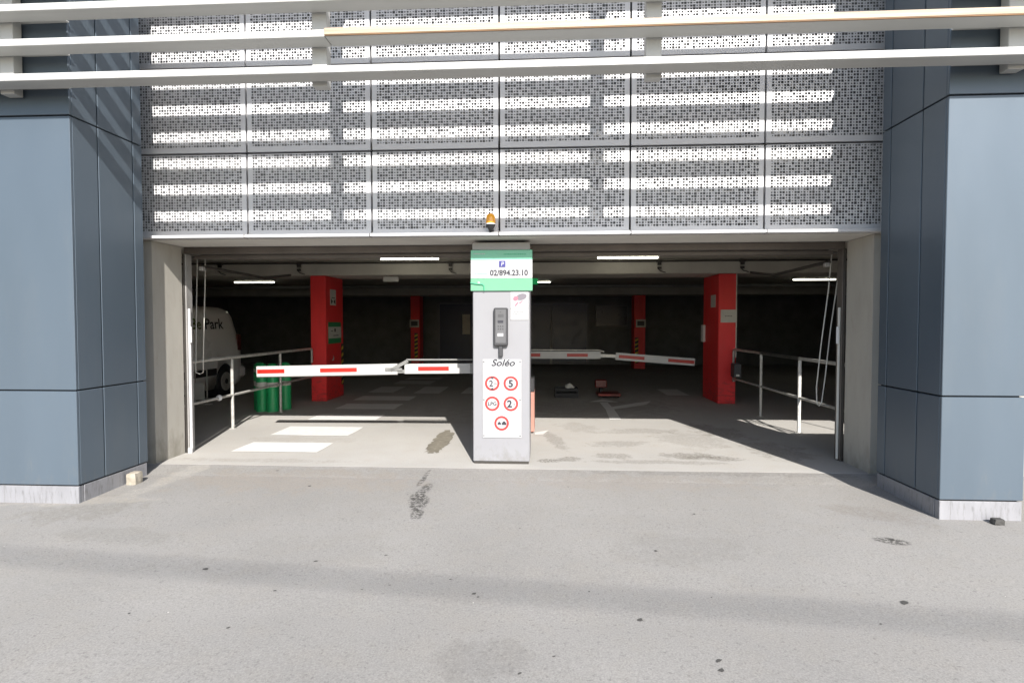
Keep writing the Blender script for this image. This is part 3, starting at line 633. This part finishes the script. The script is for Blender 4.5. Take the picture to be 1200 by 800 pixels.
while x < 3.69: w = random.uniform(.01, .03); b.box(x, x+w, 5.2868, 5.2882, 1.73, 1.745); x += w+.008
b.build('print', INKG, pn)
pn = thing('notice', 'small grey notice on the shaded side of the red column near the railing', 'notice', (3.425, 5.65, 2.05))
MB().box(3.42, 3.4295, 5.50, 5.80, 1.92, 2.17).build('board', OFFW, pn)
pn = thing('upright_strip', 'narrow upright white strip projecting from the red column near the railing', 'strip', (3.40, 6.3, 1.4))
MB().cbox(3.375, 3.429, 6.20, 6.36, 1.20, 1.56, .006).build('body', WHITE, pn)
for cx, lab in ((-4.66, 'small framed sign on the far red column left of the pillar'), (3.36, 'small framed sign on the far red column above the drooping barrier')):
    pn = thing('notice', lab, 'notice', (cx, 13.99, 1.6)); MB().cbox(cx-.17, cx+.17, 13.985, 13.9995, 1.45, 1.73, .003).build('board', OFFW, pn); MB().box(cx-.12, cx+.12, 13.983, 13.9848, 1.51, 1.67).build('print', INKG, pn)
hg = thing('hanging_sign', 'small blank white sign hanging under the ceiling beam between column and pillar', 'sign', (-3.16, 5.3, 2.52))
MB().cbox(-3.32, -3.0, 5.40, 5.415, 2.455, 2.56, .003).build('board', OFFW, hg); MB().box(-3.25, -3.24, 5.405, 5.41, 2.561, 2.575).build('hanger', DARKM, hg)

# ------------------------------------------------------------------ lights
def strip_light(label, x0, x1, y, z=2.80):
    t = thing('ceiling_light', label, 'ceiling light', ((x0+x1)/2, y, z), 'fluorescent strip lights')
    MB().cbox(x0-.03, x1+.03, y-.05, y+.05, z+.03, z+.055, .004).build('housing', OFFW, t)
    MB().tube([(x0, y, z+.008), (x1, y, z+.008)], .016, 10).build('tube', TUBE, t)
strip_light('lit strip light on the ceiling left of the pillar top', -3.09, -1.99, 4.45)
strip_light('lit strip light on the ceiling right of the pillar top', .98, 2.09, 4.50)
strip_light('far lit strip light above the white van', -9.15, -7.95, 10.2)
strip_light('far lit strip light beside the looped pull rope', 6.93, 8.08, 10.2)
strip_light('tiny far lit strip light just past the phone sign', -.30, .16, 10.7)
ex = thing('exit_light', 'small green emergency light peeping past the edge of the phone sign', 'exit light', (-.26, 8.0, 2.6))
MB().cbox(-.33, -.17, 8.0, 8.05, 2.56, 2.72, .01).build('body', EXITG, ex); MB().box(-.29, -.27, 8.02, 8.04, 2.722, 2.86).build('hanger', DARKM, ex)

# ------------------------------------------------------------------ railings
def railing(label, x, posts, y0, y1, loop, ball=None, worn=()):
    t = thing('railing', label, 'railing', (x, (y0+y1)/2, 0), 'tubular steel railings')
    r = .024
    for y in posts:
        MB().tube([(x, y, 0), (x, y, 1.06)], r, 12).build('post', WORNW if y in worn else GALV, t)
        MB().lathe((x, y, 0), [(.055, 0), (.055, .008)], 16).build('foot_plate', GALV, t)
    top = [(x, y0, 1.085)]+[(x, y, 1.085) for y in posts]+[(x, y1-.06, 1.085), (x, y1-.015, 1.075), (x, y1, 1.04), (x, y1, loop)]
    if loop < .6: top += [(x, y1-.01, .50), (x, y1-.05, .47)]
    MB().tube(top, r, 12).build('top_rail', GALV, t); MB().tube([(x+.002, y0, .515), (x+.002, y1-.02, .515)], .019, 12).build('mid_rail', GALV, t)
    if ball: MB().lathe((x, ball, .515), [(.001, -.045), (.03, -.034), (.045, 0), (.03, .034), (.001, .045)], 16).build('ball', WHITE, t)
    return t
railing('galvanised railing with a white ball on its lower rail, before the van', -4.74, (2.19, 3.77), .90, 5.16, .80, 1.84)
railing('dull shaded railing with a flaking white post, by the right wall', 3.70, (3.78, 2.30), .90, 5.20, .45, None, (2.30,))
pb = thing('control_box', 'small dark box hung at the railing end by the red column', 'control box', (3.68, 4.95, .7))
MB().cbox(3.60, 3.74, 4.86, 5.06, .56, .83, .012).build('housing', PADD, pb); MB().cbox(3.635, 3.70, 4.848, 4.859, .585, .625, .004).build('label_plate', OFFW, pb)

# ------------------------------------------------------------------ green bollards
B = [(-5.30, 4.12, 'green bollard at the left back of the bollard cluster'), (-4.84, 4.17, 'green bollard behind the railing post, at the cluster right end'),
     (-5.15, 3.90, 'front green bollard left of centre in the bollard cluster'), (-4.94, 3.88, 'front green bollard under the barrier arm tip, next to the railing post')]
b0 = None
for x, y, lab in B:
    t = thing('bollard', lab, 'bollard', (x, y, 0), 'green bollards by the railing')
    if b0 is None:
        k1 = MB().lathe((x, y, 0), [(.105, 0), (.105, .78), (.10, .82), (.08, .852), (.045, .872), (.001, .878)], 24).build('body', BOLLG, t)
        k2 = MB().lathe((x, y, .45), [(.107, 0), (.107, .085)], 24).build('white_band', OFFW, t); k3 = MB().lathe((x, y, .70), [(.107, 0), (.107, .06)], 24).build('white_band', OFFW, t)
        b0 = (k1, k2, k3)
    else:
        for k in b0: copy_part(k, t)

# ------------------------------------------------------------------ white van
van = thing('parked_van', 'white van with BePark lettering parked behind the railing', 'van', (-7.85, 4.6, 0))
VX, HW = -7.85, .85
def vsec(y, zt, hw, zb=.20, lean=0.0, tl=.13, sq=1.0):
    P = [(-hw*.93, zb), (-hw, zb+.12), (-hw*1.0, .62), (-hw*.995, 1.05), (-hw*.965+0, min(1.35, zt-.3)), (-hw*.94, zt-.22), (-hw*.88, zt-.085), (-hw*.70, zt-.02), (0, zt)]
    P = P+[(-a, z) for a, z in reversed(P[:-1])]
    return [(VX+a, y-lean*max(0, z-.95)**1.25, z) for a, z in P]
stn = [vsec(6.66, 1.93, .80, .34, .42), vsec(6.60, 1.955, .835, .26, .40), vsec(6.45, 1.97, .85, .22, .36), vsec(6.1, 1.975, .852, .2, .2), vsec(5.6, 1.98, .853), vsec(4.6, 1.985, .853), vsec(3.9, 1.98, .853), vsec(3.55, 1.93, .85), vsec(3.0, 1.20, .84), vsec(2.55, .98, .80, .26), vsec(2.42, .80, .72, .32)]
b = MB(); npt = len(stn[0]); b.v = [p for s_ in stn for p in s_]
for i in range(len(stn)-1):
    for k in range(npt): b.f.append([i*npt+k, i*npt+(k+1) % npt, (i+1)*npt+(k+1) % npt, (i+1)*npt+k])
b.f += [list(range(npt)), list(range((len(stn)-1)*npt, len(stn)*npt))]; b.mi = [0]*len(b.f); b.sm = [True]*(len(b.f)-2)+[False]*2
body = b.build('body', VANW, van)
WY = (5.95, 3.15)
cut = MB()
for wy in WY: cut.lathe((VX-1.2, wy, .33), [(.40, 0), (.40, 2.4)], 32, axis='X')
co = cut.build('cutter', VANW); md = body.modifiers.new('arch', 'BOOLEAN'); md.operation = 'DIFFERENCE'; md.object = co; md.solver = 'EXACT'
co.location = (0, 0, 0); bpy.context.view_layer.update()
me = bpy.data.meshes.new_from_object(body.evaluated_get(bpy.context.evaluated_depsgraph_get())); body.modifiers.clear(); body.data = me
bpy.data.objects.remove(co)
for wy in WY: MB().lathe((VX-.80, wy, .33), [(.398, 0), (.398, 1.60)], 32, axis='X').build('wheel_arch', BLACK, van)
for wy in WY:
    for sx_ in (-1, 1):
        w = MB().lathe((VX+sx_*.845-(.19 if sx_ > 0 else 0), wy, .33), [(.20, 0), (.30, 0), (.325, .02), (.33, .05), (.33, .15), (.318, .18), (.21, .19)], 32, axis='X').build('wheel', BLACK, van)
        xo = VX+sx_*.845+(.002 if sx_ > 0 else -.012)
        MB().lathe((xo, wy, .33), [(.205, 0), (.20, .006), (.16, .010)], 28, axis='X').build('rim', GALV, w)
        MB().lathe((xo+sx_*.011, wy, .33), [(.06, 0), (.05, .008)], 20, axis='X').build('hub_cap', PADD, w)
sxp = VX+.853
MB().cbox(sxp-.004, sxp+.022, 3.62, 5.56, .50, .645, .008).build('rubbing_strip', BLACK, van)
MB().cbox(sxp-.03, sxp+.004, 4.55, 4.56, .3, 1.5, .002).build('door_seam', PADD, van)
MB().cbox(sxp-.006, sxp+.010, 3.7, 6.2, 1.190, 1.200, .003).build('side_crease', VANW, van)
MB().cbox(sxp-.06, sxp-.018, 3.75, 4.45, 1.28, 1.68, .01).build('side_window', GLASSD, van)
MB().cbox(sxp-.12, sxp-.0, 6.42, 6.60, .98, 1.35, .02).build('tail_light', TAIL, van)
MB().cbox(VX-.80, VX+.865, 6.50, 6.76, .36, .62, .05).build('bumper', VANW, van)
MB().cbox(VX-.6, VX+.6, 2.75, 2.95, .70, .80, .02).build('bonnet_grille', BLACK, van)
lx = sxp-.018
l1 = text('lettering', 'Be', .315, (lx-.012, 4.74, 1.485), M('letter_olive', (.10, .13, .02), .5), van, xdir=(0, 1, 0), zdir=(-.10, 0, 1), bold=.003, sx=1.02)
l2 = text('lettering', 'Park', .315, (lx-.012, 5.19, 1.485), INK, van, xdir=(0, 1, 0), zdir=(-.10, 0, 1), bold=.003, sx=1.17)
for o in (l1, l2): o.location.x += .03

# ------------------------------------------------------------------ small things standing about
tr = thing('sign_stand', 'small white board on a two-legged tube stand before the van', 'sign stand', (-6.68, 4.45, 0))
MB().cbox(-6.93, -6.66, 4.58, 4.60, .10, .43, .004).build('board', OFFW, tr)
for x in (-6.86, -6.62): MB().tube([(x, 4.61, .02), (x, 4.61, .70)], .012, 8).build('leg', GALV, tr)
MB().tube([(-6.86, 4.62, .69), (-6.62, 4.62, .69)], .012, 8).build('handle', GALV, tr); MB().cbox(-6.95, -6.55, 4.52, 4.70, 0, .022, .004).build('base', GALV, tr)
pj = thing('hand_truck', 'low red hand truck lying on the dark floor beyond the painted arrow', 'hand truck', (1.35, 6.1, 0))
MB().cbox(1.13, 1.62, 6.02, 6.5, .035, .10, .01).build('platform', TAIL, pj); MB().cbox(1.10, 1.36, 6.30, 6.44, .19, .37, .02).build('housing', TAIL, pj)
MB().tube([(1.23, 6.37, .10), (1.23, 6.37, .2)], .04, 10).build('stem', BLACK, pj); MB().box(1.17, 1.40, 6.016, 6.0195, .055, .083).build('reflector', REDREF, pj)
for x in (1.18, 1.57): MB().lathe((x-.02, 6.1, .035), [(.034, 0), (.034, .04)], 14, axis='X').build('wheel', BLACK, pj)
cr = thing('crate', 'low dark crate with a crumpled pale rag on the floor past the pillar', 'crate', (.47, 6.2, 0))
b = MB(); b.cbox(.22, .72, 6.05, 6.45, 0, .03, .005)
for k in ((.22, .72, 6.05, 6.07), (.22, .72, 6.43, 6.45), (.22, .24, 6.071, 6.429), (.70, .72, 6.071, 6.429)): b.cbox(*k, .031, .10, .004); b.cbox(*k, .14, .20, .004)
for x, y in ((.22, 6.05), (.69, 6.05), (.22, 6.42), (.69, 6.42)): b.cbox(x+.002, x+.028, y+.002, y+.028, .03, .2, .003)
b.build('body', BLACK, cr)
rg = MB(); rr = random.Random(5); prof = []
for j in range(5):
    for k in range(12):
        t = 2*math.pi*k/12; r = (.001, .06, .09, .10, .10)[j]*(1+rr.uniform(-.25, .25)); rg.v.append((.54+r*math.cos(t), 6.13+.7*r*math.sin(t), (.30, .28, .25, .21, .203)[j]+rr.uniform(-.01, .01)))
for j in range(4):
    for k in range(12): rg.f.append([j*12+k, j*12+(k+1) % 12, (j+1)*12+(k+1) % 12, (j+1)*12+k]); rg.mi.append(0); rg.sm.append(True)
rg.f += [list(range(12)), list(range(48, 60))]; rg.mi += [0, 0]; rg.sm += [False, False]
tag(rg.build('rag', OFFW), 'crumpled pale rag lying on the low dark crate', 'rag')
def rock(name, c, r, m, seed, sq=(1, 1, 1)):
    bm = bmesh.new(); bmesh.ops.create_cube(bm, size=2); bmesh.ops.subdivide_edges(bm, edges=bm.edges, cuts=2, use_grid_fill=True); rr = random.Random(seed)
    for v in bm.verts:
        d = v.co.normalized()*1.45; v.co = v.co.lerp(d, .25); v.co += Vector((rr.uniform(-.09, .09) for _ in range(3))); v.co = Vector((v.co.x*sq[0]*r, v.co.y*sq[1]*r, v.co.z*sq[2]*r))
    me = bpy.data.meshes.new(name); bm.to_mesh(me); bm.free(); me.materials.append(m); o = bpy.data.objects.new(name, me); COL.objects.link(o); o.location = c; return o
tag(rock('stone_block', (-4.215, -.60, gz(-.6)+.055), .055, STONE, 3, (.9, 1.0, 1.05)), 'pale broken stone block lying against the plinth of the striped pier', 'stone')
tag(rock('rubble_stone', (3.74, -1.30, gz(-1.3)+.022), .030, GUM, 9, (1.3, 1, .8)), 'small dark stone at the front foot of the shaded pier', 'stone')
# flattened gum spots and flecks on the asphalt
gm, lf = MB(), MB(); rr = random.Random(11)
spots = [(-1.62, -2.28, .022), (-2.33, -2.44, .028), (-1.71, -2.71, .014), (-1.77, -3.14, .013), (-.44, -2.68, .018), (-1.15, -2.16, .013), (.55, -2.93, .020), (.88, -3.30, .022), (.87, -3.38, .020), (2.18, -2.65, .030), (.82, -1.98, .016), (2.68, -1.68, .03),
         (-2.93, -.13, .02), (-2.37, -.6, .018), (-.41, -2.72, .012), (-.12, -3.46, .013), (.05, -3.31, .012), (-2.44, -3.02, .010), (1.9, -2.9, .012), (-1.0, -2.6, .01), (-.62, -2.5, .01), (1.3, -1.2, .014), (-.2, -1.6, .012)]
for _ in range(60): spots.append((rr.uniform(-4.6, 3.6), rr.uniform(-4.2, -.2), rr.choice((.003, .004, .006, .008))))
for x, y, r in spots:
    if x < -4.2 and y > -1.3: continue
    n_ = 11; r *= .85; a = rr.uniform(.55, 1); ph = rr.uniform(0, 6)
    vs = [(x+r*math.cos(t)*rr.uniform(.6, 1.3), y+a*r*math.sin(t+ph*.1)*rr.uniform(.75, 1.2)) for t in [2*math.pi*k/n_ for k in range(n_)]]
    gm.add([(u, v, gz(v)+.003) for u, v in vs], [list(range(n_))])
for _ in range(26):
    x, y, r = rr.uniform(-4.6, 3.4), rr.uniform(-4.2, -.2), rr.uniform(.003, .007)
    if x < -4.2 and y > -1.3: continue
    lf.add([(x-r, y, gz(y)+.003), (x, y-r*.6, gz(y-r*.6)+.003), (x+r, y+r*.2, gz(y+r*.2)+.004), (x+.1*r, y+r*.7, gz(y+r*.7)+.003)], [(0, 1, 2, 3)])
kind(gm.build('gum_spots', GUM), 'stuff', 'dark flattened gum spots scattered over the asphalt')
kind(lf.build('pale_flecks', LEAFM), 'stuff', 'pale grit flecks scattered over the asphalt')
# overhead street cable whose soft shadow crosses the forecourt
def lift(p, t): return Vector(p)+SUN*t
a, c = Vector((-3.5, -2.34, gz(-2.34))), Vector((2.42, -2.86, gz(-2.86))); d = (c-a).normalized()
pts = [lift(a+d*s_, 24.0) for s_ in (-26, -12, -4, 3, 10, 18, 32)]
tag(MB().tube(pts, .021, 8).build('overhead_cable', BLACK), 'thick black street cable strung high over the forecourt', 'cable')
